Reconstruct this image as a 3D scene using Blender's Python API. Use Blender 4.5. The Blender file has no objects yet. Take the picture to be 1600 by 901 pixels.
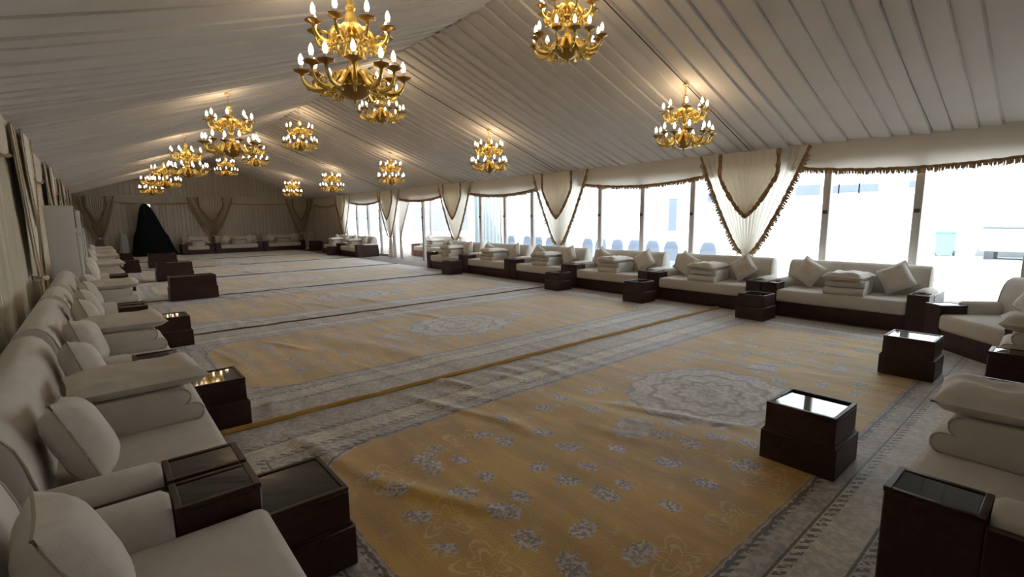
import bpy, bmesh, math, random
from mathutils import Vector, Matrix, noise
random.seed(7)
PI = math.pi
S = bpy.context.scene
C = S.collection

# ------------------------------------------------------------------ camera, sky, sun, exposure
F_PX, YAW, PITCH, ROLL, CAM_H = 763.94, .70058, -.144586, -.0112024, 1.6
fwd = Vector((math.sin(YAW)*math.cos(PITCH), math.cos(YAW)*math.cos(PITCH), math.sin(PITCH)))
rgt = Vector((math.cos(YAW), -math.sin(YAW), 0)); upv = rgt.cross(fwd)
r2 = rgt*math.cos(ROLL) + upv*math.sin(ROLL); u2 = -rgt*math.sin(ROLL) + upv*math.cos(ROLL)
cd = bpy.data.cameras.new('camera'); cam = bpy.data.objects.new('camera', cd); C.objects.link(cam)
cd.sensor_fit = 'HORIZONTAL'; cd.sensor_width = 36.0; cd.lens = 36.0*F_PX/1600; cd.clip_start = .03; cd.clip_end = 400
cam.matrix_world = Matrix(((r2.x, u2.x, -fwd.x, 0), (r2.y, u2.y, -fwd.y, 0), (r2.z, u2.z, -fwd.z, CAM_H), (0, 0, 0, 1)))
S.camera = cam

world = bpy.data.worlds.new('sky'); S.world = world; world.use_nodes = True
bg = world.node_tree.nodes['Background']
bg.inputs['Color'].default_value = (.83, .915, 1, 1); bg.inputs['Strength'].default_value = 3.2

sd = bpy.data.lights.new('sun', 'SUN'); sun = bpy.data.objects.new('sun', sd); C.objects.link(sun)
sd.energy = 9; sd.angle = .01; sd.color = (1, .975, .95)
sun.rotation_euler = Vector((.55, .18, -.82)).to_track_quat('-Z', 'Y').to_euler()

LAMP_W = 5.0       # light of one chandelier
BULB = 6.0          # glow of its bulbs
S.view_settings.view_transform = 'Standard'; S.view_settings.look = 'None'
S.view_settings.gamma = 1; S.view_settings.use_curve_mapping = False
S.view_settings.exposure = 0.82

# ------------------------------------------------------------------ dimensions of the tent
XL, XR = -.75, 9.42          # side walls
YN, YF = -.75, 28.7          # end walls
EAVE, RIDGE, XC = 2.80, 4.57, 4.45
FRAMES = [4.2 + 4.9*k for k in range(-1, 6)]      # -0.7 ... 28.7
def roof_z(x): return RIDGE - abs(x-XC)*(RIDGE-EAVE)/(XR-XC)

# ------------------------------------------------------------------ materials
class E:
    """tiny expression wrapper around Math nodes"""
    def __init__(s, nt, v): s.nt = nt; s.v = v
    def op(s, o, *a, clamp=False):
        n = s.nt.nodes.new('ShaderNodeMath'); n.operation = o; n.use_clamp = clamp
        for i, x in enumerate((s,)+a):
            x = x.v if isinstance(x, E) else x
            if isinstance(x, (int, float)): n.inputs[i].default_value = x
            else: s.nt.links.new(x, n.inputs[i])
        return E(s.nt, n.outputs[0])
    def __add__(s, o): return s.op('ADD', o)
    def __sub__(s, o): return s.op('SUBTRACT', o)
    def __mul__(s, o): return s.op('MULTIPLY', o)
    def __truediv__(s, o): return s.op('DIVIDE', o)
    def lt(s, o): return s.op('LESS_THAN', o)
    def gt(s, o): return s.op('GREATER_THAN', o)
    def mn(s, o): return s.op('MINIMUM', o)
    def mx(s, o): return s.op('MAXIMUM', o)
    def ab(s): return s.op('ABSOLUTE')
    def sin(s): return s.op('SINE')
    def sq(s): return s.op('SQRT')
    def inv(s): return E(s.nt, 1.0).op('SUBTRACT', s) if False else (s*-1.0)+1.0
    def sm(s, a, b):   # smooth ramp 0..1 between a and b
        n = s.nt.nodes.new('ShaderNodeMapRange'); n.interpolation_type = 'SMOOTHSTEP'
        s.nt.links.new(s.v, n.inputs[0]); n.inputs[1].default_value = a; n.inputs[2].default_value = b
        return E(s.nt, n.outputs[0])

MATS = {}
def pmat(name, col, rough=.6, metal=0, spec=.5, bump=0, bscale=60, var=0, vscale=4, stretch=(1, 1, 1), sheen=0, trans=0, coat=0):
    m = bpy.data.materials.new(name); m.use_nodes = True; nt = m.node_tree
    b = nt.nodes['Principled BSDF']; L = nt.links.new
    b.inputs['Base Color'].default_value = (*col, 1); b.inputs['Roughness'].default_value = rough
    b.inputs['Metallic'].default_value = metal; b.inputs['Specular IOR Level'].default_value = spec
    b.inputs['Sheen Weight'].default_value = sheen; b.inputs['Coat Weight'].default_value = coat
    tc = nt.nodes.new('ShaderNodeTexCoord'); mp = nt.nodes.new('ShaderNodeMapping')
    mp.inputs['Scale'].default_value = stretch; L(tc.outputs['Object'], mp.inputs[0])
    if var:
        n = nt.nodes.new('ShaderNodeTexNoise'); n.inputs['Scale'].default_value = vscale; n.inputs['Detail'].default_value = 4
        L(mp.outputs[0], n.inputs['Vector'])
        mr = nt.nodes.new('ShaderNodeMapRange'); L(n.outputs[0], mr.inputs[0])
        mr.inputs[1].default_value = .3; mr.inputs[2].default_value = .7; mr.inputs[3].default_value = 1-var; mr.inputs[4].default_value = 1+var
        mx = nt.nodes.new('ShaderNodeVectorMath'); mx.operation = 'SCALE'; mx.inputs[0].default_value = col
        L(mr.outputs[0], mx.inputs['Scale']); L(mx.outputs[0], b.inputs['Base Color'])
    if bump:
        n = nt.nodes.new('ShaderNodeTexNoise'); n.inputs['Scale'].default_value = bscale; n.inputs['Detail'].default_value = 3
        L(mp.outputs[0], n.inputs['Vector'])
        bp = nt.nodes.new('ShaderNodeBump'); bp.inputs['Strength'].default_value = bump; bp.inputs['Distance'].default_value = .01
        L(n.outputs[0], bp.inputs['Height']); L(bp.outputs[0], b.inputs['Normal'])
    if trans:
        t = nt.nodes.new('ShaderNodeBsdfTranslucent'); t.inputs[0].default_value = (*col, 1)
        mix = nt.nodes.new('ShaderNodeMixShader'); mix.inputs[0].default_value = trans
        L(b.outputs[0], mix.inputs[1]); L(t.outputs[0], mix.inputs[2]); L(mix.outputs[0], nt.nodes['Material Output'].inputs[0])
    MATS[name] = m
    return m

pmat('sofa_cream', (.63, .585, .525), .95, spec=.15, bump=.25, bscale=260, var=.05, vscale=9, sheen=.15)
pmat('pillow_cream', (.67, .615, .545), .95, spec=.15, bump=.25, bscale=240, var=.06, vscale=12, sheen=.15)
pmat('piping', (.46, .40, .32), .9, spec=.2)
pmat('wood_dark', (.040, .014, .012), .42, spec=.4, var=.3, vscale=5, stretch=(1, 6, 6), bump=.1, bscale=40)
pmat('glass_dark', (.008, .009, .010), .04, spec=.5)
pmat('gold', (.84, .62, .20), .26, metal=1, bump=.25, bscale=90)
pmat('bronze', (.46, .31, .12), .3, metal=1)
pmat('candle', (.85, .75, .55), .6)
pmat('roof_cloth', (.71, .685, .665), .9, spec=.15, var=.03, vscale=2)
pmat('wall_cloth_dim', (.52, .47, .41), .9, spec=.15, var=.04, vscale=2)  # lining cloth darkened: dimness of the end wall is put into its colour
pmat('wall_cloth_lit', (.78, .73, .62), .9, spec=.15, var=.04, vscale=2)  # lining cloth lightened: brightness of the left wall is put into its colour
pmat('curtain_sheer', (.90, .87, .81), .9, spec=.1, trans=.52)
pmat('curtain_cream', (.82, .75, .63), .9, spec=.1, trans=.30)
pmat('valance_cream', (.78, .72, .635), .9, spec=.1, trans=.25)
pmat('trim_brown', (.31, .19, .09), .8, spec=.3, bump=.5, bscale=120, var=.25, vscale=60)
pmat('fringe', (.42, .29, .17), .85, var=.3, vscale=50)
pmat('mullion', (.56, .52, .49), .45, spec=.5)
pmat('latch', (.05, .05, .05), .4)
pmat('white_plastic', (.55, .54, .52), .35)
pmat('dark_plastic', (.04, .04, .045), .4)
pmat('floor_boards', (.20, .16, .13), .8, var=.2, vscale=3)
pmat('seam_gold', (.50, .29, .06), .7, bump=.4, bscale=80)
pmat('seam_brown', (.22, .14, .09), .8)
pmat('opening_dark', (.006, .009, .014), .85, spec=.2)  # near black for the cone that stands in for the curtain opening
pmat('pale_cloth', (.55, .60, .60), .9, trans=.3)
pmat('plaster', (.84, .83, .81), .9, var=.05, vscale=.6)
pmat('far_plaster', (.16, .17, .19), .9, var=.1, vscale=.5)
pmat('paving', (.46, .47, .47), .85, var=.08, vscale=.8)
pmat('house_glass', (.10, .12, .16), .2)
pmat('bin_teal', (.13, .30, .27), .5)
pmat('bin_white', (.36, .40, .41), .5)
pmat('chair_cover', (.50, .56, .68), .8, trans=.2)
pmat('cable', (.03, .025, .02), .6)
pmat('roof_outer', (.8, .8, .8), .7)
pmat('orange_wood', (.22, .075, .035), .45)

def bulb_mat():
    m = bpy.data.materials.new('bulb'); m.use_nodes = True; b = m.node_tree.nodes['Principled BSDF']
    b.inputs['Base Color'].default_value = (1, .9, .75, 1)
    b.inputs['Emission Color'].default_value = (1, .80, .55, 1); b.inputs['Emission Strength'].default_value = BULB
    m.cycles.emission_sampling = 'NONE'; MATS['bulb'] = m
bulb_mat()
def pane_mat():
    m = bpy.data.materials.new('pane'); m.use_nodes = True; nt = m.node_tree
    nt.nodes.remove(nt.nodes['Principled BSDF'])
    t = nt.nodes.new('ShaderNodeBsdfTransparent'); t.inputs[0].default_value = (.93, .96, .97, 1)
    g = nt.nodes.new('ShaderNodeBsdfGlossy'); g.inputs['Roughness'].default_value = .02
    mix = nt.nodes.new('ShaderNodeMixShader'); mix.inputs[0].default_value = .06
    nt.links.new(t.outputs[0], mix.inputs[1]); nt.links.new(g.outputs[0], mix.inputs[2])
    nt.links.new(mix.outputs[0], nt.nodes['Material Output'].inputs[0]); MATS['pane'] = m
pane_mat()
def carved_mat():
    m = pmat('wood_carved', (.040, .014, .012), .42, spec=.4, var=.3, vscale=5)
    nt = m.node_tree; b = nt.nodes['Principled BSDF']
    tc = nt.nodes.new('ShaderNodeTexCoord'); v = nt.nodes.new('ShaderNodeTexVoronoi'); v.inputs['Scale'].default_value = 26
    v.feature = 'DISTANCE_TO_EDGE'; nt.links.new(tc.outputs['Object'], v.inputs['Vector'])
    bp = nt.nodes.new('ShaderNodeBump'); bp.inputs['Strength'].default_value = .4; bp.inputs['Distance'].default_value = .015
    nt.links.new(v.outputs['Distance'], bp.inputs['Height']); nt.links.new(bp.outputs[0], b.inputs['Normal'])
carved_mat()

CHX, CHY = 4.02, 1.965      # half size of one carpet
def carpet_mat():
    m = bpy.data.materials.new('carpet'); m.use_nodes = True; nt = m.node_tree; L = nt.links.new
    b = nt.nodes['Principled BSDF']; b.inputs['Roughness'].default_value = .6
    b.inputs['Specular IOR Level'].default_value = .35; b.inputs['Sheen Weight'].default_value = .6; b.inputs['Sheen Roughness'].default_value = .45
    tc = nt.nodes.new('ShaderNodeTexCoord'); sp = nt.nodes.new('ShaderNodeSeparateXYZ'); L(tc.outputs['Object'], sp.inputs[0])
    # coordinates are shaken a little so that printed edges look woven
    def noise_(scale, detail=3, vec=None):
        n = nt.nodes.new('ShaderNodeTexNoise'); n.inputs['Scale'].default_value = scale; n.inputs['Detail'].default_value = detail
        L(vec or tc.outputs['Object'], n.inputs['Vector']); return E(nt, n.outputs[0])
    wob = (noise_(14)-.5)*.05
    x = E(nt, sp.outputs[0]) + wob; y = E(nt, sp.outputs[1]) + (noise_(13.3)-.5)*.05
    xr = E(nt, sp.outputs[0]); yr = E(nt, sp.outputs[1])
    ax, ay = xr.ab(), yr.ab()
    d = (ax*-1+CHX).mn(ay*-1+CHY)                       # distance from the carpet's edge
    R = .55; dF = .83
    qx = (x.ab()-(CHX-dF-R)).mx(0); qy = (y.ab()-(CHY-dF-R)).mx(0)
    fd = (qx*qx+qy*qy).sq()-R                            # <0 inside the golden field
    field = fd.sm(.03, -.03)
    def colmix(fac, a, c):
        n = nt.nodes.new('ShaderNodeMix'); n.data_type = 'RGBA'
        L(fac.v, n.inputs[0])
        for i, k in ((6, a), (7, c)):
            if isinstance(k, tuple): n.inputs[i].default_value = (*k, 1)
            else: L(k, n.inputs[i])
        return n.outputs[2]
    big = noise_(1.1, 4)
    gold = colmix(big.sm(.3, .7), (.48, .262, .022), (.62, .375, .055))
    tone = noise_(9, 5)
    gold = colmix(tone.sm(.55, .7)*.35, gold, (.64, .46, .16))
    def cells(scale, rand):      # one motif per cell: radius, angle and two random numbers
        w = nt.nodes.new('ShaderNodeTexVoronoi'); w.voronoi_dimensions = '2D'; w.inputs['Scale'].default_value = scale; w.inputs['Randomness'].default_value = rand
        L(tc.outputs['Object'], w.inputs['Vector'])
        ps = nt.nodes.new('ShaderNodeSeparateXYZ'); L(w.outputs['Position'], ps.inputs[0])
        c = nt.nodes.new('ShaderNodeSeparateColor'); L(w.outputs['Color'], c.inputs[0])
        dx = x-E(nt, ps.outputs[0]); dy = y-E(nt, ps.outputs[1])
        return (dx*dx+dy*dy).sq(), dy.op('ARCTAN2', dx), E(nt, c.outputs[0]), E(nt, c.outputs[1])
    # tone-on-tone palmettes close to the edge of the field
    r_, t_, a_, b_ = cells(1.75, .3)
    lobe = (t_*5+a_*6).sin()*.28+.75
    k_ = r_/lobe
    outl = ((k_*80).sin()).sm(.35, .85)*k_.lt(.235)*k_.gt(.03)*fd.sm(-.60, -.40)*fd.lt(-.05)
    gold = colmix(outl*.55, gold, (.70, .56, .28))
    # scattered florets
    r_, t_, a_, b_ = cells(3.3, .75)
    k_ = r_/((t_*8+a_*6).sin()*.12+(t_*2+b_*6).sin()*.16+.9) - (a_-.5)*.045 + (noise_(38, 2)-.5)*.025
    flo = k_.sm(.090, .068)*fd.sm(-.16, -.30)*b_.gt(.12)
    flo_c = colmix(noise_(48, 2).sm(.4, .6), (.21, .18, .165), (.62, .56, .50))
    gold = colmix(flo*.85, gold, flo_c)
    # medallion with two pendants
    r = (x*x/(.80*.80) + y*y/(.68*.68)).sq()
    th = y.op('ARCTAN2', x)
    scal = r + ((th*18).sin())*.035
    med_t = colmix(noise_(22, 4).sm(.35, .65), (.42, .36, .32), (.68, .61, .555))
    rings = ((r*21+(th*12).sin()*.9).sin()).sm(.55, .95)
    med_t = colmix(rings*.75, med_t, (.19, .145, .12))
    gold = colmix(scal.sm(1.02, .97), gold, med_t)
    pr = (((x.ab()-1.12)*(x.ab()-1.12))/(.20*.20) + y*y/(.15*.15)).sq() + ((noise_(25)-.5)*.6)
    gold = colmix(pr.sm(1.05, .9)*.9, gold, med_t)
    # border bands
    scr = noise_(7, 6); scr2 = noise_(26, 4)
    cream = colmix(scr2.sm(.4, .62), (.50, .43, .345), (.68, .61, .52))
    wv = nt.nodes.new('ShaderNodeTexVoronoi'); wv.voronoi_dimensions = '2D'; wv.inputs['Scale'].default_value = 3.4; wv.inputs['Randomness'].default_value = .2; L(tc.outputs['Object'], wv.inputs['Vector'])
    swirl = ((E(nt, wv.outputs['Distance'])*55+scr*6).sin()).sm(.6, .95)
    cream = colmix(swirl*.5, cream, (.50, .40, .22))
    taupe = colmix(scr2.sm(.42, .6), (.35, .295, .26), (.53, .47, .425))
    inner = d.gt(.66); outer = d.lt(.42)
    border = colmix(inner.mx(outer), cream, taupe)
    border = colmix(fd.lt(.60)*d.gt(.83), border, taupe)
    def near(val, wd): return ((d-val).ab()).lt(wd)
    line = near(.66, .007).mx(near(.42, .007)).mx(near(.83, .008)*fd.gt(.0)).mx(((fd-.03).ab()).lt(.008))
    per = xr + yr
    dash = ((per*95).sin()).gt(-.1)*(near(.625, .022).mx(near(.79, .022)).mx(near(.385, .022)))*noise_(40, 1).gt(.42)
    border = colmix((line.mx(dash))*.85, border, (.03, .022, .02))
    col = colmix(field, border, gold)
    # lengthwise wear
    st = nt.nodes.new('ShaderNodeMapping'); st.inputs['Scale'].default_value = (3.2, .5, 1); L(tc.outputs['Object'], st.inputs[0])
    wear = noise_(2.0, 4, st.outputs[0])
    hs = nt.nodes.new('ShaderNodeHueSaturation'); L(col, hs.inputs['Color']); L((wear.sm(.3, .7)*.35+.82).v, hs.inputs['Value'])
    L(hs.outputs[0], b.inputs['Base Color'])
    bp = nt.nodes.new('ShaderNodeBump'); bp.inputs['Strength'].default_value = .35; bp.inputs['Distance'].default_value = .01
    L((noise_(120, 2)+wear*1.5).v, bp.inputs['Height']); L(bp.outputs[0], b.inputs['Normal'])
    MATS['carpet'] = m
carpet_mat()

# ------------------------------------------------------------------ mesh helpers
class MB:
    def __init__(s): s.v = []; s.f = []; s.m = []
    def add(s, vs, fs, mi=0):
        o = len(s.v); s.v += [tuple(p) for p in vs]; s.f += [tuple(i+o for i in f) for f in fs]; s.m += [mi]*len(fs); return s
    def box(s, x0, x1, y0, y1, z0, z1, mi=0, bev=0, seg=2):
        bm = bmesh.new(); bmesh.ops.create_cube(bm, size=1)
        for v in bm.verts:
            v.co = Vector(((x0+x1)/2+v.co.x*(x1-x0), (y0+y1)/2+v.co.y*(y1-y0), (z0+z1)/2+v.co.z*(z1-z0)))
        if bev: bmesh.ops.bevel(bm, geom=bm.edges[:], offset=bev, segments=seg, affect='EDGES', profile=.5)
        bm.verts.index_update()
        s.add([v.co[:] for v in bm.verts], [[v.index for v in f.verts] for f in bm.faces], mi); bm.free(); return s
    def grid(s, P, nu, nv, mi=0, skip=None):
        vs = [P(i/nu, j/nv) for j in range(nv+1) for i in range(nu+1)]
        fs = [(j*(nu+1)+i, j*(nu+1)+i+1, (j+1)*(nu+1)+i+1, (j+1)*(nu+1)+i) for j in range(nv) for i in range(nu) if not (skip and skip(i, j))]
        return s.add(vs, fs, mi)
    def tube(s, pts, rad, n=8, mi=0, closed_ends=True):
        pts = [Vector(p) for p in pts]; vs = []; fs = []
        ref = Vector((0, 0, 1))
        for i, p in enumerate(pts):
            t = (pts[min(i+1, len(pts)-1)]-pts[max(i-1, 0)]).normalized()
            a = t.cross(ref)
            if a.length < .05: a = t.cross(Vector((0, 1, 0)))
            a.normalize(); b = t.cross(a); r = rad[i] if isinstance(rad, (list, tuple)) else rad
            vs += [p+(a*math.cos(2*PI*k/n)+b*math.sin(2*PI*k/n))*r for k in range(n)]
        for i in range(len(pts)-1):
            fs += [(i*n+k, i*n+(k+1) % n, (i+1)*n+(k+1) % n, (i+1)*n+k) for k in range(n)]
        if closed_ends: fs += [tuple(range(n))[::-1], tuple((len(pts)-1)*n+k for k in range(n))]
        return s.add(vs, fs, mi)
    def lathe(s, prof, n=16, mi=0, flute=0, off=(0, 0, 0)):
        vs = []; fs = []
        for i, (r, z) in enumerate(prof):
            for k in range(n):
                a = 2*PI*k/n; rr = r*(1+flute*(1 if k % 2 else -1)); vs.append((off[0]+rr*math.cos(a), off[1]+rr*math.sin(a), off[2]+z))
        for i in range(len(prof)-1):
            fs += [(i*n+k, i*n+(k+1) % n, (i+1)*n+(k+1) % n, (i+1)*n+k) for k in range(n)]
        return s.add(vs, fs, mi)
    def extrude_x(s, prof, x0, x1, mi=0, rows=1, inset=.0):
        """closed profile in (y,z) pushed along x; optional rounded ends by inset"""
        n = len(prof); cy = sum(p[0] for p in prof)/n; cz = sum(p[1] for p in prof)/n
        xs = [(x0, inset), (x0+inset*.3, inset*.3), (x0+inset, 0), (x1-inset, 0), (x1-inset*.3, inset*.3), (x1, inset)] if inset else [(x0, 0), (x1, 0)]
        vs = []; fs = []
        for X, ins in xs:
            for (y, z) in prof:
                dl = math.hypot(y-cy, z-cz) or 1; k = 1-ins/dl
                vs.append((X, cy+(y-cy)*k, cz+(z-cz)*k))
        for i in range(len(xs)-1):
            fs += [(i*n+k, i*n+(k+1) % n, (i+1)*n+(k+1) % n, (i+1)*n+k) for k in range(n)]
        fs += [tuple(range(n)), tuple((len(xs)-1)*n+k for k in range(n))[::-1]]
        return s.add(vs, fs, mi)
    def mesh(s, name, mats, smooth=True):
        me = bpy.data.meshes.new(name); me.from_pydata(s.v, [], s.f); me.update()
        for m in (mats if isinstance(mats, (list, tuple)) else [mats]): me.materials.append(MATS[m])
        me.polygons.foreach_set('material_index', s.m)
        bm = bmesh.new(); bm.from_mesh(me); bmesh.ops.recalc_face_normals(bm, faces=bm.faces[:]); bm.to_mesh(me); bm.free()
        if smooth:
            me.polygons.foreach_set('use_smooth', [True]*len(me.polygons))
            me.set_sharp_from_angle(angle=math.radians(42))
        return me
def link(name, me, parent=None, loc=(0, 0, 0), rz=0, rot=None):
    o = bpy.data.objects.new(name, me); C.objects.link(o); o.location = loc
    o.rotation_euler = rot if rot else (0, 0, rz)
    if parent: o.parent = parent
    return o
def tag(o, label=None, cat=None, group=None, kind=None):
    if label: o['label'] = label
    if cat: o['category'] = cat
    if group: o['group'] = group
    if kind: o['kind'] = kind
    return o
def struct(o, label=None): return tag(o, label, None, None, 'structure')
def thing(name, label, cat, loc=(0, 0, 0), rz=0, group=None): return tag(link(name, None, None, loc, rz), label, cat, group)
ORD = ['first', 'second', 'third', 'fourth', 'fifth', 'sixth', 'seventh', 'eighth', 'ninth', 'tenth', 'eleventh', 'twelfth', 'thirteenth']

# ------------------------------------------------------------------ the tent shell
struct(link('floor', MB().box(XL-.1, XR+2.9, YN-.1, YF+.1, -.12, -.005).mesh('floor', 'floor_boards', False)), 'brown floor under the carpets')

def pleat_steps(length, wmin, wmax, h, seed, groove=0):
    """(position, height) along a knife-pleated cloth"""
    rn = random.Random(seed); u = 0; out = []
    while u < length:
        w = rn.uniform(wmin, wmax); hh = h*rn.uniform(.5, 1.1)
        g = groove*rn.uniform(.3, 1.2)
        out += [(u, 0 if not groove else -g)] + ([(u+.012, hh*.9)] if groove else [(u+w*.05, hh)]) + [(u+w*.40, hh*.78), (u+w-.014 if groove else u+w*.97, hh*.12)]
        u += w
    return [(min(a, length), b) for a, b in out] + [(length, 0)]
def ceiling_slope(side):
    st = pleat_steps(YF-YN, .22 if side > 0 else .14, .36 if side > 0 else .46, .045 if side > 0 else .03, 11+side, .028 if side > 0 else .08)
    nv = 10; vs = []; fs = []
    xe = XR+.02 if side > 0 else XL-.02
    for j in range(nv+1):
        t = j/nv; x = XC+(xe-XC)*t; zb = RIDGE+(EAVE-RIDGE)*t
        for i, (u, h) in enumerate(st):
            y = YN+u; ph = ((y-FRAMES[0])/4.9) % 1
            sag = .10*math.sin(PI*ph)*(.5+.5*math.sin(PI*t))+.05*math.sin(PI*t)
            wob = .008*noise.noise((y*.8, t*2.5, side*3))
            vs.append((x, y+.015*noise.noise((i//4*.7, t*2, 5)), zb-sag*.9-h*(1-.25*math.sin(PI*t))-wob))
    n = len(st)
    for j in range(nv): fs += [(j*n+i, j*n+i+1, (j+1)*n+i+1, (j+1)*n+i) for i in range(n-1)]
    me = MB().add(vs, fs).mesh('ceiling', 'roof_cloth'); me.set_sharp_from_angle(angle=math.radians(28)); return me
struct(link('ceiling', ceiling_slope(1)), 'pleated cream ceiling lining sloping down to the windows')
struct(link('ceiling', ceiling_slope(-1)), 'pleated cream ceiling lining sloping down to the left wall')
mb = MB()
for sx in (-1, 1):
    xe = XC+sx*(XR-XC+.55); ze = RIDGE+.3-abs(xe-XC)*(RIDGE-EAVE)/(XR-XC)
    mb.add([(XC, YN-.3, RIDGE+.3), (XC, YF+.3, RIDGE+.3), (xe, YF+.3, ze), (xe, YN-.3, ze)], [(0, 1, 2, 3)])
struct(link('roof', mb.mesh('roof', 'roof_outer', False)), 'outer skin of the tent roof')

def wall_sheet(u0, u1, top, axis, pos, inward, seed, hole=None, h=.035, mat='wall_cloth_dim'):
    """pleated hanging cloth; axis 'x' runs along x at y=pos, axis 'y' runs along y at x=pos"""
    st = pleat_steps(u1-u0, .10, .22, h, seed); nv = 14; vs = []; n = len(st)
    for j in range(nv+1):
        for (u, hh) in st:
            c = u0+u; z = top(c)*j/nv; o = pos+inward*(hh+.012*noise.noise((c*2, z, seed)))
            vs.append((c, o, z) if axis == 'x' else (o, c, z))
    fs = []
    for j in range(nv):
        for i in range(n-1):
            f = (j*n+i, j*n+i+1, (j+1)*n+i+1, (j+1)*n+i)
            if hole:
                cc = [sum(vs[k][q] for k in f)/4 for q in range(3)]
                if hole(cc): continue
            fs.append(f)
    return MB().add(vs, fs).mesh('wall', mat)
struct(link('wall_left', wall_sheet(YN, YF, lambda c: EAVE+.02, 'y', XL, 1, 3, mat='wall_cloth_lit')), 'gathered cream cloth wall lining on the left')
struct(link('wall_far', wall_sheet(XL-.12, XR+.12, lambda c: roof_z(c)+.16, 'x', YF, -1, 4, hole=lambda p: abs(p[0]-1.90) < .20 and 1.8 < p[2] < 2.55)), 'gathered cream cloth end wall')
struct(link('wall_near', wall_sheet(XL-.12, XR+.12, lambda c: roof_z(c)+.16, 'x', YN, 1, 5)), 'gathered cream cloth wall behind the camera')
# outer skins that keep daylight from leaking round the linings
struct(link('wall_outer', MB().box(XL-.12, XL-.08, YN-.2, YF+.2, 0, EAVE+.12).mesh('wall_outer', 'roof_outer', False)), 'outer tent wall on the left')
struct(link('wall_right', MB().box(XR+.05, XR+.15, YN-.2, YF+.2, 2.42, EAVE+.15).mesh('wall_right', 'wall_cloth_dim', False)), 'header above the windows on the right')

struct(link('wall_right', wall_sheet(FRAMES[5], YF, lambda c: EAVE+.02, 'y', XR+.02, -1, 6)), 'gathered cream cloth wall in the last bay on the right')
struct(link('wall_outer', MB().box(XR+.05, XR+.15, FRAMES[5]-.1, YF+.2, 0, 2.42).mesh('wall_outer', 'roof_outer', False)), 'outer tent wall beyond the last window')
# windows on the right, one per bay
XW = XR+.10
def window(n, y0, y1, first, panes=4, opening=False, blank=False):
    w = struct(link('window_%d' % n, None, None, (XW, y0, 0)), 'glazed window bay %s from the camera along the right side' % ORD[n-1])
    L = y1-y0; p = L/panes
    for k in range(panes):
        if opening and k not in (2,): continue
        mw = .055 if k else .07
        link('mullion', MB().box(-.05, .05, k*p-mw, k*p+mw, 0, 2.45, bev=.012).mesh('mullion', 'mullion'), w)
        link('latch', MB().box(-.075, -.045, k*p-.035, k*p+.035, 1.60, 1.66, bev=.006).mesh('latch', 'latch'), w)
    for k in range(panes):
        if opening: continue
        link('pane', MB().box(-.006, .006, k*p+.05, (k+1)*p-.05, .10, 2.42).mesh('pane', 'pane', False), w)
    if not opening:
        link('sill_rail', MB().box(-.05, .05, 0, L, 0, .10, bev=.01).mesh('sill_rail', 'mullion'), w)
    return w
for k in range(5):
    window(k+1, FRAMES[k], FRAMES[k+1], None, opening=(k == 3))

# ------------------------------------------------------------------ curtains, valances, trims
def ribbon(pts, width, nrm, seed, thick=.012, amp=.005):
    """ruffled ribbon following pts (list of Vector), facing nrm"""
    mb = MB(); rn = random.Random(seed); P = []
    for a, b in zip(pts[:-1], pts[1:]):
        k = max(1, int((b-a).length/.035))
        P += [a.lerp(b, i/k) for i in range(k)]
    P.append(pts[-1]); rows = []
    for i, p in enumerate(P):
        t = (P[min(i+1, len(P)-1)]-P[max(i-1, 0)]).normalized(); s = t.cross(nrm).normalized()
        w = width*.5*(1+rn.uniform(-.3, .3)*min(1, amp/.004)); o = nrm*(thick+amp*(1 if i % 2 else -1))
        rows.append((p+s*w+nrm*.002, p+o, p-s*w+nrm*.002))
    vs = [q for r in rows for q in r]; fs = []
    for i in range(len(rows)-1):
        for k in range(2): fs.append((i*3+k, i*3+k+1, (i+1)*3+k+1, (i+1)*3+k))
    return mb.add(vs, fs).mesh('trim', 'trim_brown', False)
def fringe_mesh(pts, length, nrm, side=None, seed=0):
    """row of hanging tassel threads along pts; thin wedge-shaped prisms"""
    mb = MB(); rn = random.Random(seed); P = []
    for a, b in zip(pts[:-1], pts[1:]):
        k = max(1, int((b-a).length/.019)); P += [a.lerp(b, i/k) for i in range(k)]
    for i, p in enumerate(P[:-1]):
        t = (P[i+1]-p).normalized(); dn = side if side else Vector((0, 0, -1))
        l = length*rn.uniform(.65, 1.15); w = .011; q = p+dn*l+t*rn.uniform(-.008, .008)
        a, b, c = p-t*w, p+t*w, p+nrm*.012
        mb.add([a, b, c, q-t*w*.9, q+t*w*.9, q+nrm*.01], [(0, 1, 4, 3), (1, 2, 5, 4), (2, 0, 3, 5), (3, 4, 5)])
    return mb.mesh('fringe', 'fringe', False)

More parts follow.
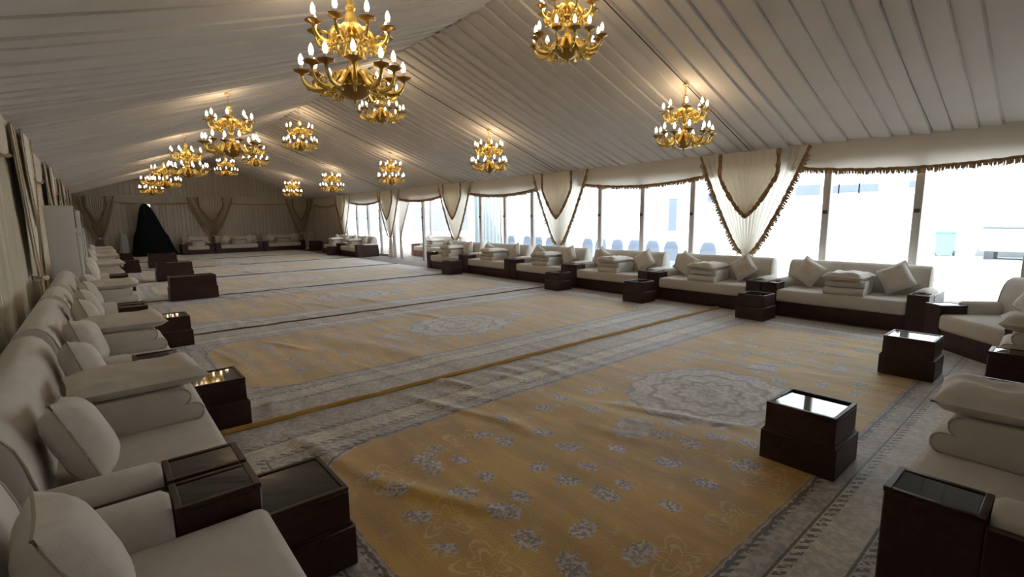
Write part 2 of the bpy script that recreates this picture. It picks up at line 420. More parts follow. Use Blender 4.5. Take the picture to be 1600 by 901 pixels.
def swag_curtain(loc, rz, label, width=1.96, group='pinched swag curtains at the tent frames', top=EAVE-.06, sheer=True, flat=1.0):
    """local frame: x across, -y faces the room, z up; gathered to a pinch at z=.86"""
    o = thing('swag_curtain', label, 'curtain', loc, rz, group); hw = width/2; zp = .86
    def half(z):
        if z >= zp: return .07+(hw-.07)*((z-zp)/(top-zp))**.80
        return .07+.16*((zp-z)/zp)**.7
    npl = 15
    def P(u, v):
        z = .02+(top-.02)*v; a = (u-.5)*2; k = half(z)
        amp = flat*(.050*min(1, .35+k/hw))*(1-.3*a*a)
        y = -.05-amp*math.sin(u*npl*2*PI+1.5*noise.noise((u*6, z*.7, 3)))-.05*flat*math.sin(PI*min(1, max(0, (z-zp)/(top-zp))))*(1-a*a)
        return (a*k, y, z)
    link('drape', MB().grid(P, 120, 26).mesh('drape', ('curtain_sheer' if sheer else 'wall_cloth_dim') if flat == 1 else 'wall_cloth_lit'), o)
    n = Vector((0, -1, 0))
    for sx in (-1, 1):
        zs = [top-(top-zp)*i/14 for i in range(15)]
        pts = [Vector((sx*half(z), -.055-.045*flat, z)) for z in zs]
        link('edge_trim', ribbon(pts, .055, n, 5+sx, amp=.005 if flat == 1 else .001), o)
        if flat == 1: link('edge_fringe', fringe_mesh(pts[1:], .085, n, Vector((sx*.8, 0, -.6)).normalized(), 8+sx), o)
    # pointed inner panel
    ihw = width*.268; zt = 1.56; z1 = 2.30
    def hp(z):
        if z > z1: return ihw
        return max(.004, ihw*((z-zt)/(z1-zt))**.75)
    def Q(u, v):
        z = zt+(top-zt)*v; a = (u-.5)*2
        return (a*hp(z), -(.05+.115*flat)-.022*flat*math.sin(u*9*2*PI+noise.noise((u*5, z, 9))), z)
    link('pointed_panel', MB().grid(Q, 60, 16).mesh('pointed_panel', ('curtain_cream' if sheer else 'wall_cloth_dim') if flat == 1 else 'wall_cloth_lit'), o)
    zs = [top-(top-zt)*i/12 for i in range(13)]
    pts = [Vector((-hp(z), -.055-.14*flat, z)) for z in zs]+[Vector((hp(z), -.055-.14*flat, z)) for z in reversed(zs[:-1])]
    link('panel_trim', ribbon(pts, .075, n, 21, amp=.012 if flat == 1 else .002), o)
    # tie at the pinch
    link('tie', MB().lathe([(.085, -.03), (.10, 0), (.085, .03)], 14, off=(0, -.05, zp)).mesh('tie', 'curtain_cream'), o)
    return o
def valance(loc, rz, length, label, zl=2.42, zm=2.27, top=EAVE+.02, fringe=True, sheer=True):
    o = thing('valance', label, 'valance', loc, rz, 'swagged valances under the eaves')
    def zb(u): return zm+(zl-zm)*(2*u-1)**2
    def P(u, v):
        z = zb(u)+(top-zb(u))*v
        return (u*length, -.02-(.05 if fringe else .015)*math.sin(PI*v)*(.6+.4*math.sin(PI*u))-.008*noise.noise((u*length*4, v*3, 2)), z)
    link('cloth', MB().grid(P, 60, 8).mesh('cloth', 'valance_cream' if sheer else 'wall_cloth_dim'), o)
    pts = [Vector((length*i/30, -.03, zb(i/30))) for i in range(31)]
    n = Vector((0, -1, 0))
    link('trim', ribbon(pts, .04, n, 4), o)
    if fringe: link('fringe', fringe_mesh([p+Vector((0, 0, -.015)) for p in pts], .07, n, None, 6), o)
    return o
side_words = ['nearest', 'second', 'third', 'fourth', 'fifth']
for k, fy in enumerate(FRAMES[1:6]):
    swag_curtain((XR-.02, fy, 0), -PI/2, 'sheer cream swag curtain with brown fringed V, %s along the glazed right side' % side_words[k])
    swag_curtain((XL+.06, fy, 0), PI/2, 'cream swag curtain with brown trim, %s along the left cloth wall' % side_words[k], sheer=True, flat=.45)
for k in range(6):
    y0, y1 = FRAMES[k], FRAMES[k+1]
    valance((XR-.0, y1-.6, 0), -PI/2, y1-y0-1.2, 'cream fringed valance, %s from the camera along the right windows' % ORD[k])
    valance((XL+.05, y0+.6, 0), PI/2, y1-y0-1.2, 'cream valance with brown trim, %s from the camera on the left wall' % ORD[k], fringe=False)
swag_curtain((4.5, YF-.05, 0), 0, 'cream swag curtain with brown trim in the middle of the end wall', sheer=False)
swag_curtain((8.75, YF-.05, 0), 0, 'cream swag curtain in the end wall corner by the windows', 1.4, sheer=False)
swag_curtain((.1, YF-.05, 0), 0, 'cream swag curtain in the end wall corner behind the dark cone', 1.3, sheer=False)
valance((.75, YF-.03, 0), 0, 2.9, 'brown edged valance on the end wall above the dark cone', zl=2.46, zm=2.40, fringe=False, sheer=False)
valance((5.35, YF-.03, 0), 0, 2.8, 'brown edged valance on the end wall right of the middle curtain', zl=2.46, zm=2.40, fringe=False, sheer=False)
# the open bay has one extra tied-back sheer
def tieback():
    o = thing('tieback_curtain', 'white sheer curtain tied back at the open bay on the right', 'curtain', (XR+.05, 18.3, 0), -PI/2)
    def P(u, v):
        z = 2.42*v; w = .10+.95*max(0, (z-.75)/1.67)**1.3 if z > .75 else .10+.12*(1-z/.75)
        return (u*w, .03*math.sin(u*9*2*PI), z)
    link('drape', MB().grid(P, 60, 16).mesh('drape', 'curtain_sheer'), o)
    pts = [Vector(P(1, i/16)) for i in range(4, 17)]
    link('edge_trim', ribbon(pts, .04, Vector((0, -1, 0)), 3), o)
tieback()

# ------------------------------------------------------------------ carpets
def carpet_mesh(seed):
    nu, nv = 280, 90; rn = random.Random(seed*13); folds = []
    for q in range(34):      # rucked folds, mostly starting at the seams
        top = rn.random() < .5; x0 = rn.uniform(-CHX+.2, CHX-.3); ln = rn.uniform(.5, 1.5)
        y0 = (CHY-ln*rn.uniform(.2, .7) if top else -CHY+ln*rn.uniform(.2, .7)) if rn.random() < .75 else rn.uniform(-1, 1)
        an = rn.uniform(-.55, .15); folds.append((x0, y0, math.sin(an), math.cos(an), ln/2, rn.uniform(.035, .075), rn.uniform(.005, .015)*(1.3 if x0 < 0 else .7)))
    def P(u, v):
        x = (u-.5)*2*CHX; y = (v-.5)*2*CHY
        n1 = noise.noise((x*1.5+seed*7+y*.35, y*.28, seed)); z = max(0, n1)**1.6*.035
        for (x0, y0, sx, cy, hl, w, h) in folds:
            dx, dy = x-x0, y-y0
            if abs(dx) > 1.2 or abs(dy) > 1.2: continue
            a = dx*sx+dy*cy; c = dx*cy-dy*sx
            if abs(a) < hl: z += h*math.exp(-(c/w)**2)*math.cos(a/hl*PI/2)
        return (x, y, .006+z*min(1, (CHX-abs(x))/.4+.1))
    return MB().grid(P, nu, nv).mesh('carpet', 'carpet')
CX, CP, CY0 = 4.07, 3.95, .13
for k in range(7):
    yc = CY0+CP*k+CHY
    tag(link('carpet', carpet_mesh(k+1), None, (CX, yc, 0)), 'golden carpet with cream border and oval medallion, %s from the camera' % ORD[k], 'carpet', 'carpets laid side by side')
for k in range(1, 7):
    y = CY0+CP*k-.01; g = k == 1; mb = MB(); w = .024 if g else .011
    pts = [(.08+8*i/60, y+.012*noise.noise((i*.4, k, 1)), .018+.010*noise.noise((i*.5, k, 7))) for i in range(61)]
    mb.tube(pts, w, 6)
    tag(link('seam_trim', mb.mesh('seam_trim', 'seam_gold' if g else 'seam_brown')), ('thick golden roll edging along the seam beyond the nearest carpet' if g else 'thin brown binding along the %s carpet seam from the camera' % ORD[k-1]), 'trim')

# ------------------------------------------------------------------ sofas, pillows, folded cushions
SEAT = .42
def pillow_mesh(w=.40, t=.20, n=14):
    def half(sgn):
        def P(u, v):
            a, b = (u-.5)*2, (v-.5)*2
            k = max(0, (1-a**4)*(1-b**4))**.55
            sx = 1-.07*(1-b*b)*1.0; sy = 1-.07*(1-a*a)
            wr = .006*noise.noise((a*3, b*3, sgn*2))
            return (a*w/2*sx, sgn*(t/2*k+wr*k), b*w/2*sy)
        return P
    mb = MB().grid(half(1), n, n).grid(half(-1), n, n)
    edge = [half(1)(i/n, 0) for i in range(n)]+[half(1)(1, i/n) for i in range(n)]+[half(1)(1-i/n, 1) for i in range(n)]+[half(1)(0, 1-i/n) for i in range(n+1)]
    return mb.mesh('pillow', 'pillow_cream'), MB().tube(edge, .006, 5).mesh('piping', 'piping')
PIL, PIP = pillow_mesh()
def flat_pillow_mesh():
    def half(sgn):
        def P(u, v):
            a, b = (u-.5)*2, (v-.5)*2; k = max(0, (1-a**6)*(1-b**6))**.5
            return (a*.26*(1-.05*(1-b*b)), b*.33*(1-.04*(1-a*a)), .065+sgn*(.062*k)+.035*k*noise.noise((a*1.6, b*1.9, 3))*(sgn > 0))
        return P
    n = 14
    mb = MB().grid(half(1), n, n).grid(half(-1), n, n)
    return mb.mesh('flat_pillow', 'pillow_cream')
FLATP = flat_pillow_mesh()
def folded_mesh():
    pr = []
    for (cy, cz, r, a0, a1) in ((-.26, .055, .053, -90, 75), (-.20, .155, .050, -75, 90)):
        for i in range(9):
            a = math.radians(a0+(a1-a0)*i/8); pr.append((cy-r*math.cos(a), cz+r*math.sin(a)))
    pr += [(.24, .205), (.29, .17), (.30, .10), (.29, .03), (.25, .002)]
    b = MB().extrude_x(pr, -.25, .25, inset=.02).mesh('folded_cushion', 'sofa_cream')
    return b, [MB().tube([(sx*.245, y*.97+.0, z) for y, z in pr[:18]], .006, 5).mesh('piping', 'piping') for sx in (-1, 1)]
FOLD, FOLDP = folded_mesh()

ARM_W, BOX_D, D = .245, .30, 1.0
BACK_PROF = [(.69, .20), (.68, .42), (.695, .58), (.715, .68), (.74, .76), (.775, .815), (.82, .845), (.875, .845), (.93, .815), (.97, .76), (.992, .68), (1.0, .56), (1.0, .40), (.995, .20)]
def sofa(loc, rz, L, label, group, boxes=True, wood='wood_dark', name='sofa'):
    carved = 'wood_carved' if wood == 'wood_dark' else wood
    o = thing(name, label, 'sofa', loc, rz, group)
    link('base', MB().box(.02, L-.02, .02, D, .0, .235, bev=.008, seg=1).mesh('base', carved), o)
    a = ARM_W
    st = link('seat_cushion', MB().box(a-.01, L-a+.01, -.015, .72, .225, SEAT, bev=.045, seg=3).mesh('seat_cushion', 'sofa_cream'), o)
    bk = link('backrest', MB().extrude_x(BACK_PROF, .13, L-.13, inset=.035).mesh('backrest', 'sofa_cream'), o)
    for X in (.145, L-.145): link('piping', MB().tube([(X, y*.985+.012, z*.985) for y, z in BACK_PROF[1:13]], .006, 5).mesh('piping', 'piping'), bk)
    for sx in (0, 1):
        x0 = 0 if sx == 0 else L-a; x1 = x0+a
        bx = link('arm_box', MB().box(x0+.006, x1-.006, 0, BOX_D, 0, .50, bev=.006, seg=1)
                  .box(x0+.003, x1-.003, -.002, .026, .495, .518, bev=.003, seg=1).box(x0+.003, x1-.003, BOX_D-.026, BOX_D, .495, .518, bev=.003, seg=1)
                  .box(x0+.003, x0+.026, .026, BOX_D-.026, .495, .518, bev=.003, seg=1).box(x1-.026, x1-.003, .026, BOX_D-.026, .495, .518, bev=.003, seg=1).mesh('arm_box', wood), o)
        link('glass_top', MB().box(x0+.025, x1-.025, .025, BOX_D-.025, .498, .513).mesh('glass_top', 'glass_dark', False), bx)
        xs = x0 if sx == 0 else x1-.035
        link('side_panel', MB().box(xs, xs+.035, BOX_D, D-.03, 0, .49, bev=.006, seg=1).mesh('side_panel', wood), o)
        xa = x0+.04 if sx == 0 else x0+.0
        pr = [(xa+.0, .23), (xa, .46)] + [(xa+.1025-.1025*math.cos(t*PI/8), .47+.085*math.sin(t*PI/8)) for t in range(1, 8)] + [(xa+.205, .46), (xa+.205, .23)]
        vs = []; fs = []; n = len(pr)
        ys = ((BOX_D+.005, .02), (BOX_D+.03, 0), (.80, 0), (.83, .02))
        cx = xa+.1025; cz = .4
        for (y, ins) in ys:
            for (x, z) in pr: vs.append((cx+(x-cx)*(1-ins*4), y, z-ins*(1 if z > .4 else 0)))
        for i in range(3): fs += [(i*n+k, i*n+(k+1) % n, (i+1)*n+(k+1) % n, (i+1)*n+k) for k in range(n)]
        fs += [tuple(range(n)), tuple(3*n+k for k in range(n))[::-1]]
        link('armrest', MB().add(vs, fs).mesh('armrest', 'sofa_cream'), o)
    return o
def to_world(o_loc, rz, p):
    c, s = math.cos(rz), math.sin(rz); return Vector((o_loc[0]+p[0]*c-p[1]*s, o_loc[1]+p[0]*s+p[1]*c, o_loc[2]+p[2]))
def put_pillow(loc, rz, p, yaw, lean, roll, label, group):
    M = Matrix.Rotation(rz+yaw, 3, 'Z') @ Matrix.Rotation(lean, 3, 'X') @ Matrix.Rotation(roll, 3, 'Y')
    mz = min((M @ v.co).z for v in PIL.vertices)
    w = to_world(loc, rz, (p[0], p[1], SEAT-mz-.012))
    o = tag(link('throw_pillow', PIL, None, w, rot=M.to_euler()), label, 'pillow', group)
    link('piping', PIP, o)
    return o
def dress(loc, rz, L, who, stack=True, pillows=(0, 1), rn=random.Random(3), sx=None, ends=('far', 'near'), rr=lambda s: .5 if s == 0 else -.5):
    if stack:
        x = sx if sx else L/2+rn.uniform(-.06, .06)
        y0 = .33
        f = tag(link('folded_cushion', FOLD, None, to_world(loc, rz, (x, y0, SEAT-.004)), rz+rn.uniform(-.06, .06)), 'cream cushion folded double on the %s' % who, 'cushion', 'folded cushions in the middle of the sofas')
        [link('piping', q, f) for q in FOLDP]
        tag(link('flat_pillow', FLATP, None, to_world(loc, rz, (x, y0-.01, SEAT+.195)), rz+rn.uniform(-.08, .08)), 'flat cream pillow topping the cushion stack on the %s' % who, 'pillow', 'flat pillows on the folded cushions')
    for s in pillows:
        x = .50 if s == 0 else L-.50
        put_pillow(loc, rz, (x+rn.uniform(-.05, .05), .565, 0), rn.uniform(-.16, .16), -.34+rn.uniform(-.06, .06), rr(s)+rn.uniform(-.15, .15),
                   'cream throw pillow at the %s end of the %s' % (ends[s], who), 'throw pillows on the sofas')

XLF, XRF = .42, 8.2
# left row: (start, end) along y; local x runs away from the camera
LEFT = [(.15, 2.38), (2.40, 4.72), (4.74, 6.85), (6.87, 8.10), (8.12, 10.55), (11.6, 13.0), (13.02, 15.3), (16.4, 18.7), (18.72, 21.1), (21.12, 23.5)]
for i, (a, b) in enumerate(LEFT):
    who = '%s left-wall sofa' % ORD[i]
    sofa((XLF, a, 0), PI/2, b-a, 'cream sofa with glass topped wooden arms, %s from the camera along the left wall' % ORD[i], 'sofas along the left wall')
    dress((XLF, a, 0), PI/2, b-a, who, stack=i not in (3, 5), pillows=(0, 1) if i not in (3, 5) else (0,), ends=('near', 'far'), rr=lambda s: .16, sx=.62 if i == 0 else None)
# right row: local x runs towards the camera
RB = [1.28, 3.42, 5.57, 7.70, 9.80, 11.95, 14.05]
for i in range(6):
    a, b = RB[i]+.005, RB[i+1]-.005; who = '%s right-window sofa' % ORD[i]
    sofa((XRF, b, 0), -PI/2, b-a, 'cream sofa on dark carved base, %s from the camera under the right windows' % ORD[i], 'sofas along the right windows')
    dress((XRF, b, 0), -PI/2, b-a, who)
RB2 = [19.9, 22.0, 24.1]
for i in range(2):
    a, b = RB2[i]+.005, RB2[i+1]-.005; who = '%s sofa beyond the open bay' % ['nearer', 'farther'][i]
    sofa((XRF+.1, b, 0), -PI/2, b-a, 'cream sofa on dark base, %s on the right' % who, 'sofas along the right windows')
    dress((XRF+.1, b, 0), -PI/2, b-a, who)
# sofa out in the open bay
who = 'sofa out in the open bay'
sofa((10.45, 19.2, 0), -PI/2, 2.9, 'cream sofa on reddish base standing out in the open bay on the right', 'sofas along the right windows', wood='orange_wood')
dress((10.45, 19.2, 0), -PI/2, 2.9, who)
# end wall
for i, (a, b) in enumerate(((3.0, 4.35), (4.37, 6.5), (6.52, 8.6))):
    who = '%s end-wall sofa' % ORD[i]
    sofa((a, 27.5, 0), 0, b-a, 'cream sofa against the end wall, %s to the right of the dark cone' % ORD[i], 'sofas against the end wall')
    dress((a, 27.5, 0), 0, b-a, who, ends=('left', 'right'))
# near wall on the right of the picture; local x runs to the left there
who = 'near sofa at right edge'
sofa((4.42, .44, 0), PI, 2.11, 'large cream sofa at the lower right edge with dark wood side panel', 'sofas along the near wall')
dress((4.42, .44, 0), PI, 2.11, who, pillows=())
who = 'armchair beyond the near sofa'
sofa((6.62, .44, 0), PI, 1.36, 'cream armchair at the right edge just beyond the large near sofa', 'sofas along the near wall', name='armchair')
dress((6.62, .44, 0), PI, 1.36, who, pillows=())
# diagonal corner seat
who = 'diagonal corner armchair'
cl = (7.66, 1.24, 0); crz = -PI*.75
sofa(cl, crz, 1.40, 'cream corner armchair set diagonally beside the first right-window sofa', 'sofas along the near wall', name='armchair')
put_pillow(cl, crz, (.80, .565, 0), .1, -.3, .45, 'cream piped throw pillow on the %s' % who, 'throw pillows on the sofas')

# ------------------------------------------------------------------ low tables
def table_parts(w, d, h):
    f = .024; zt = h*.52
    base = MB().box(-w/2-.018, w/2+.018, -d/2-.018, d/2+.018, 0, zt, bev=.006, seg=1).mesh('base', 'wood_carved')
    rim = MB().box(-w/2-.005, w/2+.005, -d/2-.005, d/2+.005, zt, zt+.012).mesh('moulding', 'wood_dark', False)
    body = MB().box(-w/2, w/2, -d/2, d/2, zt+.01, h-.02, bev=.004, seg=1).mesh('upper_box', 'wood_dark')
    fr = MB()
    for (x0, x1, y0, y1) in ((-w/2, w/2, -d/2, -d/2+f), (-w/2, w/2, d/2-f, d/2), (-w/2, -w/2+f, -d/2+f, d/2-f), (w/2-f, w/2, -d/2+f, d/2-f)):
        fr.box(x0, x1, y0, y1, h-.021, h, bev=.003, seg=1)
    frame = fr.mesh('top_frame', 'wood_dark')
    glass = MB().box(-w/2+f, w/2-f, -d/2+f, d/2-f, h-.019, h-.006).mesh('glass_top', 'glass_dark', False)
    return base, rim, body, frame, glass
TAB = table_parts(.39, .40, .385); WIDE = table_parts(.80, .44, .48)
def table(x, y, label, group, parts=TAB, rz=0, z=.012, tilt=0):
    o = thing('coffee_table', label, 'table', (x, y, z), rz, group)
    for n, me in zip(('base', 'moulding', 'upper_box', 'top_frame', 'glass_top'), parts):
        p = link(n, me, o)
        if tilt and n == 'glass_top': p.rotation_euler = (0, tilt, 0); p.location = (-.385*math.sin(tilt), 0, .385*(1-math.cos(tilt))-.002)
    return o
table(.565, 2.27, 'dark wood coffee table, nearest at the bottom left with a dark glass top', 'low tables by the left sofas')
table(.575, 4.33, 'dark wood coffee table reflecting lit bulbs, second from the camera on the left', 'low tables by the left sofas')
table(.62, 7.60, 'dark wood coffee table, third from the camera on the left', 'low tables by the left sofas')
for i, (x, y) in enumerate(((1.42, 11.94), (1.53, 16.1), (1.68, 20.9))):
    table(x, y, 'wide dark wood table out on the carpet on the left, %s of three' % ['nearest', 'middle', 'farthest'][i], 'wide tables on the left of the carpets', WIDE)
table(.75, 19.4, 'small dark table between the far left sofas and the wide tables', 'low tables by the left sofas')
table(.80, 24.0, 'small dark table at the far left end in front of the dark cone', 'low tables by the left sofas')
table(3.42, 1.065, 'dark wood coffee table with bright glass top standing in front of the near sofa', 'low tables on the golden carpet', tilt=.035)
table(6.09, 1.05, 'dark wood coffee table with glass top standing near the corner armchair', 'low tables on the golden carpet')
for i, y in enumerate((3.27, 5.42, 7.55, 11.8)):
    table(7.70, y, 'dark wood side table against the right sofa arms, %s from the camera' % ORD[i], 'side tables at the right sofas')
table(8.05, 22.0, 'dark side table between the two sofas beyond the open bay', 'side tables at the right sofas')
table(8.75, 26.3, 'dark wood side table in the far right corner by the end wall', 'side tables at the right sofas', WIDE, PI/2)

# ------------------------------------------------------------------ floor standing air conditioners
def aircon(y, label):
    o = thing('air_conditioner', label, 'appliance', (-.42, y, 0), 0, 'floor standing air conditioners')
    link('body', MB().box(-.19, .17, 0, .52, 0, 1.87, bev=.02, seg=2).mesh('body', 'white_plastic'), o)
    link('front_panel', MB().box(.17, .205, .01, .51, .05, 1.45, bev=.012, seg=2).mesh('front_panel', 'white_plastic'), o)
    g = link('outlet_grille', MB().box(.165, .180, .03, .49, 1.50, 1.83).mesh('outlet_grille', 'dark_plastic', False), o)
    for k in range(7): link('slat', MB().box(.175, .20, .03, .49, 1.52+k*.045, 1.532+k*.045).mesh('slat', 'white_plastic', False), g)
    link('display', MB().box(.203, .209, .20, .32, 1.36, 1.42).mesh('display', 'dark_plastic', False), o)
aircon(10.85, 'white floor standing air conditioner, nearer of two by the left wall')
aircon(15.6, 'white floor standing air conditioner, farther of two by the left wall')

# ------------------------------------------------------------------ dark cone standing in for the opening in the end wall curtains
def opening_cone():
    prof = [(0, 2.42), (.13, 2.36), (.22, 2.2), (.32, 1.9), (.43, 1.5), (.54, 1.15), (.66, .9), (.72, .6), (.78, .3), (.88, .08), (1.0, .02)]
    n = 48; vs = []; fs = []
    for i, (r, z) in enumerate(prof):
        for k in range(n):
            a = 2*PI*k/n; rr = r*(1+.06*math.sin(a*7+z)+.05*noise.noise((math.cos(a)*2, math.sin(a)*2, z*1.5)))
            vs.append((rr*math.cos(a)*(1.12 if math.cos(a) > 0 else .82)+.10*(1-z/2.42), rr*math.sin(a)*.42, z))
    for i in range(len(prof)-1): fs += [(i*n+k, i*n+(k+1) % n, (i+1)*n+(k+1) % n, (i+1)*n+k) for k in range(n)]
    o = link('dark_opening_cone', MB().add(vs, fs).mesh('dark_opening_cone', 'opening_dark'), None, (1.78, 28.15, 0))
    tag(o, 'tall near black cone standing in for the dark curtain opening at the end wall', 'cloth')
opening_cone()
def pale_gather():
    def P(u, v):
        z = 1.05*v; w = .17*(1-.6*abs(v-.35)); a = 2*PI*u
        return (w*math.cos(a)*(1+.12*math.sin(a*6)), .08*math.sin(a)*(1+.2*math.sin(a*5)), z)
    tag(link('tied_cloth', MB().grid(P, 40, 10).mesh('tied_cloth', 'pale_cloth'), None, (.92, 28.2, 0)), 'pale gathered cloth standing left of the dark cone', 'cloth')
pale_gather()

# ------------------------------------------------------------------ chandeliers
def arm_mesh(R, z0, zlow, zcup, seed):
    pts = []; rad = []
    key = [(.045, z0+.02, .020), (.085, z0+.075, .026), (.14, z0+.055, .030), (.19, zlow+.05, .026), (R*.62, zlow, .022), (R*.80, zlow, .022), (R*.94, zlow+.035, .018), (R, zlow+.09, .013), (R, zcup, .010)]
    for i in range(len(key)-1):
        for k in range(3):
            t = k/3; a, b = key[i], key[i+1]; pts.append((a[0]+(b[0]-a[0])*t, 0, a[1]+(b[1]-a[1])*t)); rad.append(a[2]+(b[2]-a[2])*t)
    pts.append((key[-1][0], 0, key[-1][1])); rad.append(key[-1][2])
    # soften the corners
    for _ in range(3): pts = [pts[0]]+[tuple((pts[i-1][c]+2*pts[i][c]+pts[i+1][c])/4 for c in range(3)) for i in range(1, len(pts)-1)]+[pts[-1]]
    mb = MB().tube(pts, rad, 8)
    # leaf scrolls on the arm
    for (cx, cz, r0, t0, sgn) in ((R*.72, zlow+.055, .045, -1.5, 1), (.13, z0-.0, .035, 1.2, -1)):
        sp = [(cx+r0*(1-i/16)*math.cos(t0+sgn*i*.42), 0, cz+r0*(1-i/16)*math.sin(t0+sgn*i*.42)) for i in range(13)]
        mb.tube(sp, [.013-.0006*i for i in range(13)], 6)
    for k in range(4):
        x = R*(.5+.13*k); mb.lathe([(0, -.03), (.014, -.018), (.018, 0), (.008, .02)], 6, off=(x, 0, zlow-.012+.01*k))
    return mb.mesh('arm', 'gold')
CUP = MB().lathe([(.010, -.052), (.015, -.034), (.024, -.024), (.046, -.015), (.063, -.007), (.067, .003), (.052, .003), (.022, -.002), (.018, .014)], 12, flute=.06).lathe([(.0125, .01), (.0125, .045), (0, .046)], 8, mi=1).mesh('candle_cup', ['bronze', 'candle'])
BUL = MB().lathe([(0.007, .0), (.016, .010), (.0215, .030), (.019, .054), (.010, .078), (0, .094)], 8).mesh('bulb', 'bulb')
STEM = MB().lathe([(0, .83), (.02, .83), (.035, .81), (.03, .79), (.045, .765), (.030, .74), (.050, .71), (.060, .64), (.052, .58), (.075, .55), (.08, .52), (.06, .49), (.035, .46),
                   (.045, .43), (.030, .40), (.028, .36), (.045, .33), (.04, .28), (.030, .25), (.055, .21), (.075, .18), (.05, .14)], 14, flute=.04).mesh('stem', 'gold')
BOWL = MB().lathe([(.05, .145), (.145, .135), (.15, .122), (.125, .10), (.105, .065), (.06, .040), (.02, .030), (.014, .012), (.012, .0), (0, -.004)], 20).mesh('bowl', 'bronze')
SPECS = []
for k in range(12): SPECS.append((0, 2*PI*k/12+.13,   .415 if k % 2 else .37, .24 if k % 2 else .27))
for k in range(8): SPECS.append((1, 2*PI*k/8, .315, .60))
ARMS = {}
for t, a, R, zc in SPECS:
    if (t, R) not in ARMS: ARMS[(t, R)] = arm_mesh(R, .17 if t == 0 else .53, .095 if t == 0 else .455, zc, 1)
def chain_mesh(l):
    mb = MB(); n = max(2, int(l/.045)); st = l/n
    for i in range(n):
        c = .83+st*(i+.5); a = PI/2*(i % 2)
        ring = [(math.cos(a)*.012*math.cos(q), math.sin(a)*.012*math.cos(q), c+st*.62*math.sin(q)) for q in [2*PI*k/10 for k in range(11)]]
        mb.tube(ring, .0035, 5)
    mb.lathe([(.0, .83+l), (.04, .83+l), (.045, .83+l-.015), (.015, .83+l-.035)], 12)
    return mb.mesh('chain', 'bronze')
def lining_z(x):
    t = abs(x-XC)/((XR-XC if x > XC else XC-XL)+.02); return RIDGE+(EAVE-RIDGE)*t-.05*math.sin(PI*t)-.035
ROWS = [(1.82, 2.58, 'left slope'), (4.45, 3.40, 'ridge'), (7.05, 2.58, 'right slope')]
for ri, (x, zb, rn_) in enumerate(ROWS):
    for k, fy in enumerate(FRAMES[1:6]):
        o = thing('chandelier', 'gold two tier chandelier with lit candle bulbs, %s from the camera under the %s' % (ORD[k], rn_), 'chandelier', (x, fy+.02, zb), .3*ri+.5*k, 'gold chandeliers')
        link('stem', STEM, o); link('bowl', BOWL, o)
        link('chain', chain_mesh(max(.12, lining_z(x)-zb-.83)), o)
        for t, a, R, zc in SPECS:
            arm = link('arm', ARMS[(t, R)], o, rz=a)
            link('candle_cup', CUP, arm, (R, 0, zc)); link('bulb', BUL, arm, (R, 0, zc+.045))
        ld = bpy.data.lights.new('chandelier_light', 'POINT'); ld.energy = LAMP_W; ld.color = (1, .72, .42); ld.shadow_soft_size = .22
        lo = bpy.data.objects.new('chandelier_light', ld); C.objects.link(lo); lo.parent = o; lo.location = (0, 0, .72)
# supply cable along each frame on the right slope
for k, fy in enumerate(FRAMES[1:6]):
    pts = [(x, fy+.02, roof_z(x)-.085) for x in (XC+.1, 5.5, 6.5, 7.05, 7.8, 8.6, XR-.15)]
    tag(link('cable', MB().tube(pts, .007, 6).mesh('cable', 'cable')), 'thin dark cable along the right ceiling slope at the %s chandelier' % ORD[k], 'cable')

# ------------------------------------------------------------------ outside
struct(link('ground', MB().box(XR+.2, 90, -60, 120, -.14, -.02).mesh('ground', 'paving', False)), 'bright paved yard outside the windows')
def building():
    o = thing('building', 'white plastered building across the yard outside the windows', 'building', (25, 0, 0))
    link('wall', MB().box(0, 6, -25, 22, -.05, 7.5).mesh('wall', 'plaster', False), o)
    link('plinth', MB().box(-.06, 0, -25, 22, -.05, .35).mesh('plinth', 'paving', False), o)
    for (y0, y1, z0, z1) in ((8.1, 9.1, 2.45, 2.9), (7.4, 8.0, 2.5, 2.82), (6.65, 7.35, 2.5, 2.82), (5.95, 6.6, 2.5, 2.82), (4.6, 4.95, 2.6, 2.85), (15.2, 15.7, .75, 2.55), (12.6, 13.4, 2.3, 2.75)):
        f = link('window', MB().box(-.05, .0, y0-.05, y1+.05, z0-.05, z1+.05).mesh('window', 'bin_white', False), o)
        link('pane', MB().box(-.07, -.05, y0, y1, z0, z1).mesh('pane', 'house_glass', False), f)
building()
def porch():
    o = thing('porch', 'pale cloth porch with posts outside the open bay on the right', 'porch', (XR+.25, 13.95, 0))
    link('roof_sheet', MB().box(0, 3.3, 0, 5.1, 2.62, 2.70).mesh('roof_sheet', 'roof_outer', False), o)
    for x, y in ((3.2, .06), (3.2, 5.04), (1.7, .06), (1.7, 5.04)):
        link('post', MB().box(x-.05, x+.05, y-.05, y+.05, -.02, 2.62, bev=.01).mesh('post', 'mullion'), o)
    for k, (x0, x1) in enumerate(((.45, 1.6), (1.85, 3.1))):
        def P(u, v): return (x0+(x1-x0)*u, .05+.035*math.sin(u*7*2*PI), 2.6*v)
        link('side_drape', MB().grid(P, 70, 4).mesh('side_drape', 'pale_cloth'), o)
porch()
def far_house():
    o = thing('building', 'low distant grey block seen through the farthest windows', 'building', (30, 62, 0))
    link('wall', MB().box(0, 8, -8, 40, -.05, 2.9).mesh('wall', 'far_plaster', False), o)
    for k in range(8):
        f = link('window', MB().box(-.05, 0, -6+k*5.5, -4+k*5.5, 1.2, 2.2).mesh('window', 'bin_white', False), o)
        link('pane', MB().box(-.08, -.05, -5.9+k*5.5, -4.1+k*5.5, 1.3, 2.1).mesh('pane', 'house_glass', False), f)
far_house()
o = thing('wheelie_bin', 'teal wheeled rubbish bin against the white building', 'bin', (24.3, 3.55, -.02))
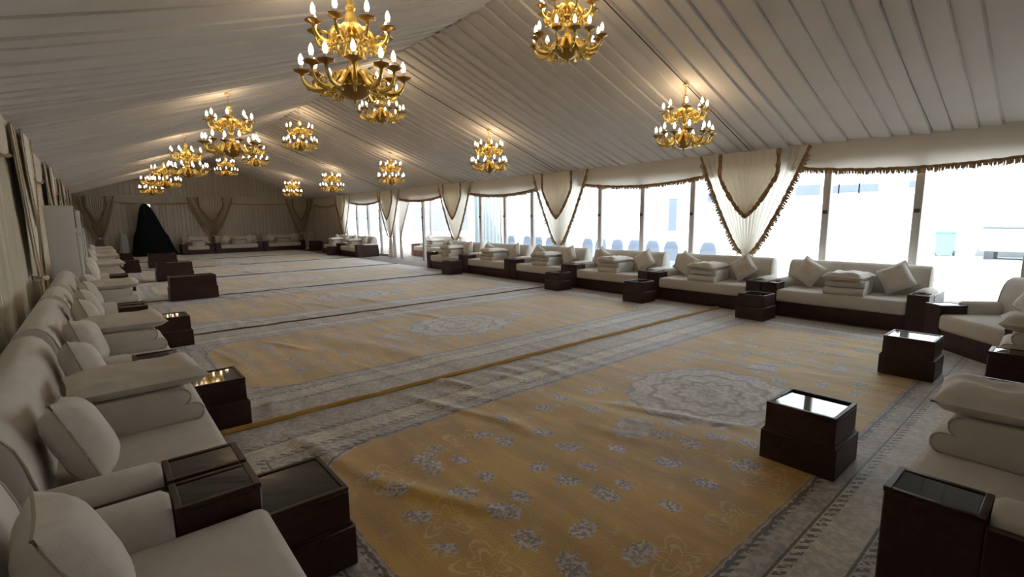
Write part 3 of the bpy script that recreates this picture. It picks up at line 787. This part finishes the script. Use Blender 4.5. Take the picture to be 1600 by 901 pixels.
link('body', MB().add([(-.2, -.22, .05), (.2, -.22, .05), (.2, .22, .05), (-.2, .22, .05), (-.26, -.28, .86), (.26, -.28, .86), (.26, .28, .86), (-.26, .28, .86)], [(0, 1, 2, 3), (4, 5, 6, 7), (0, 1, 5, 4), (1, 2, 6, 5), (2, 3, 7, 6), (3, 0, 4, 7)]).mesh('body', 'bin_teal', False), o)
link('lid', MB().box(-.30, .30, -.31, .31, .86, .94, bev=.03).mesh('lid', 'bin_teal'), o)
for s in (-1, 1): link('wheel', MB().lathe([(0, -.03), (.10, -.03), (.10, .03), (0, .03)], 14).mesh('wheel', 'dark_plastic'), o, (.16, s*.25, .10), rot=(PI/2, 0, 0))
o = thing('skip_container', 'pale waste container on dark runners outside the right window', 'container', (23.9, 1.75, -.02))
link('body', MB().box(-.6, .6, -.75, .75, .28, 1.08, bev=.04).mesh('body', 'bin_white'), o)
link('lid', MB().box(-.64, .64, -.79, .79, 1.08, 1.16, bev=.03).mesh('lid', 'far_plaster'), o)
for s in (-1, 1): link('runner', MB().box(-.6, .6, s*.5-.12, s*.5+.12, 0, .28, bev=.02).mesh('runner', 'dark_plastic'), o)
def chair_meshes():
    n = 16
    def P(u, v):   # covered back: rounded top, slightly thick
        z = .44+.53*v; w = .215*(1 if v < .55 else math.cos((v-.55)/.45*1.15)**.6); a = 2*PI*u
        return (w*math.cos(a), .18+.035*math.sin(a)+.04*v, z)
    back = MB().grid(P, 24, 14).mesh('covered_back', 'chair_cover')
    def Q(u, v):
        z = .46*(1-v); a = 2*PI*u; k = 1+.08*v+.03*math.sin(a*10)*v
        c, s = math.cos(a), math.sin(a); m = max(abs(c), abs(s))
        return (.215*k*c/m, .215*k*s/m, z)
    skirt = MB().grid(Q, 48, 6).mesh('skirt', 'chair_cover')
    seat = MB().box(-.215, .215, -.215, .215, .44, .48, bev=.02).mesh('seat', 'chair_cover')
    return back, skirt, seat
BK, SK, SE = chair_meshes()
CHY = [5.95, 6.95, 7.5, 8.07, 8.65, 9.25, 9.75, 10.9, 11.35, 11.9, 12.45, 13.3]
for i, y in enumerate(CHY):
    o = thing('banquet_chair', 'white covered banquet chair outside the glass, %s from the right' % ORD[i], 'chair', (11.0, y, -.02), -PI/2, 'covered chairs outside the windows')
    link('covered_back', BK, o); link('skirt', SK, o); link('seat', SE, o)

# daylight portals at the window bays (they emit nothing themselves)
for k in range(5):
    ld = bpy.data.lights.new('portal', 'AREA'); ld.shape = 'RECTANGLE'; ld.size = 4.85; ld.size_y = 2.4; ld.cycles.is_portal = True
    po = bpy.data.objects.new('window_portal', ld); C.objects.link(po)
    po.matrix_world = Matrix.Translation((XR+.22, FRAMES[k]+2.45, 1.22)) @ Vector((-1, 0, 0)).to_track_quat('-Z', 'Z').to_matrix().to_4x4()
    # the long side of the rectangle has to lie along y
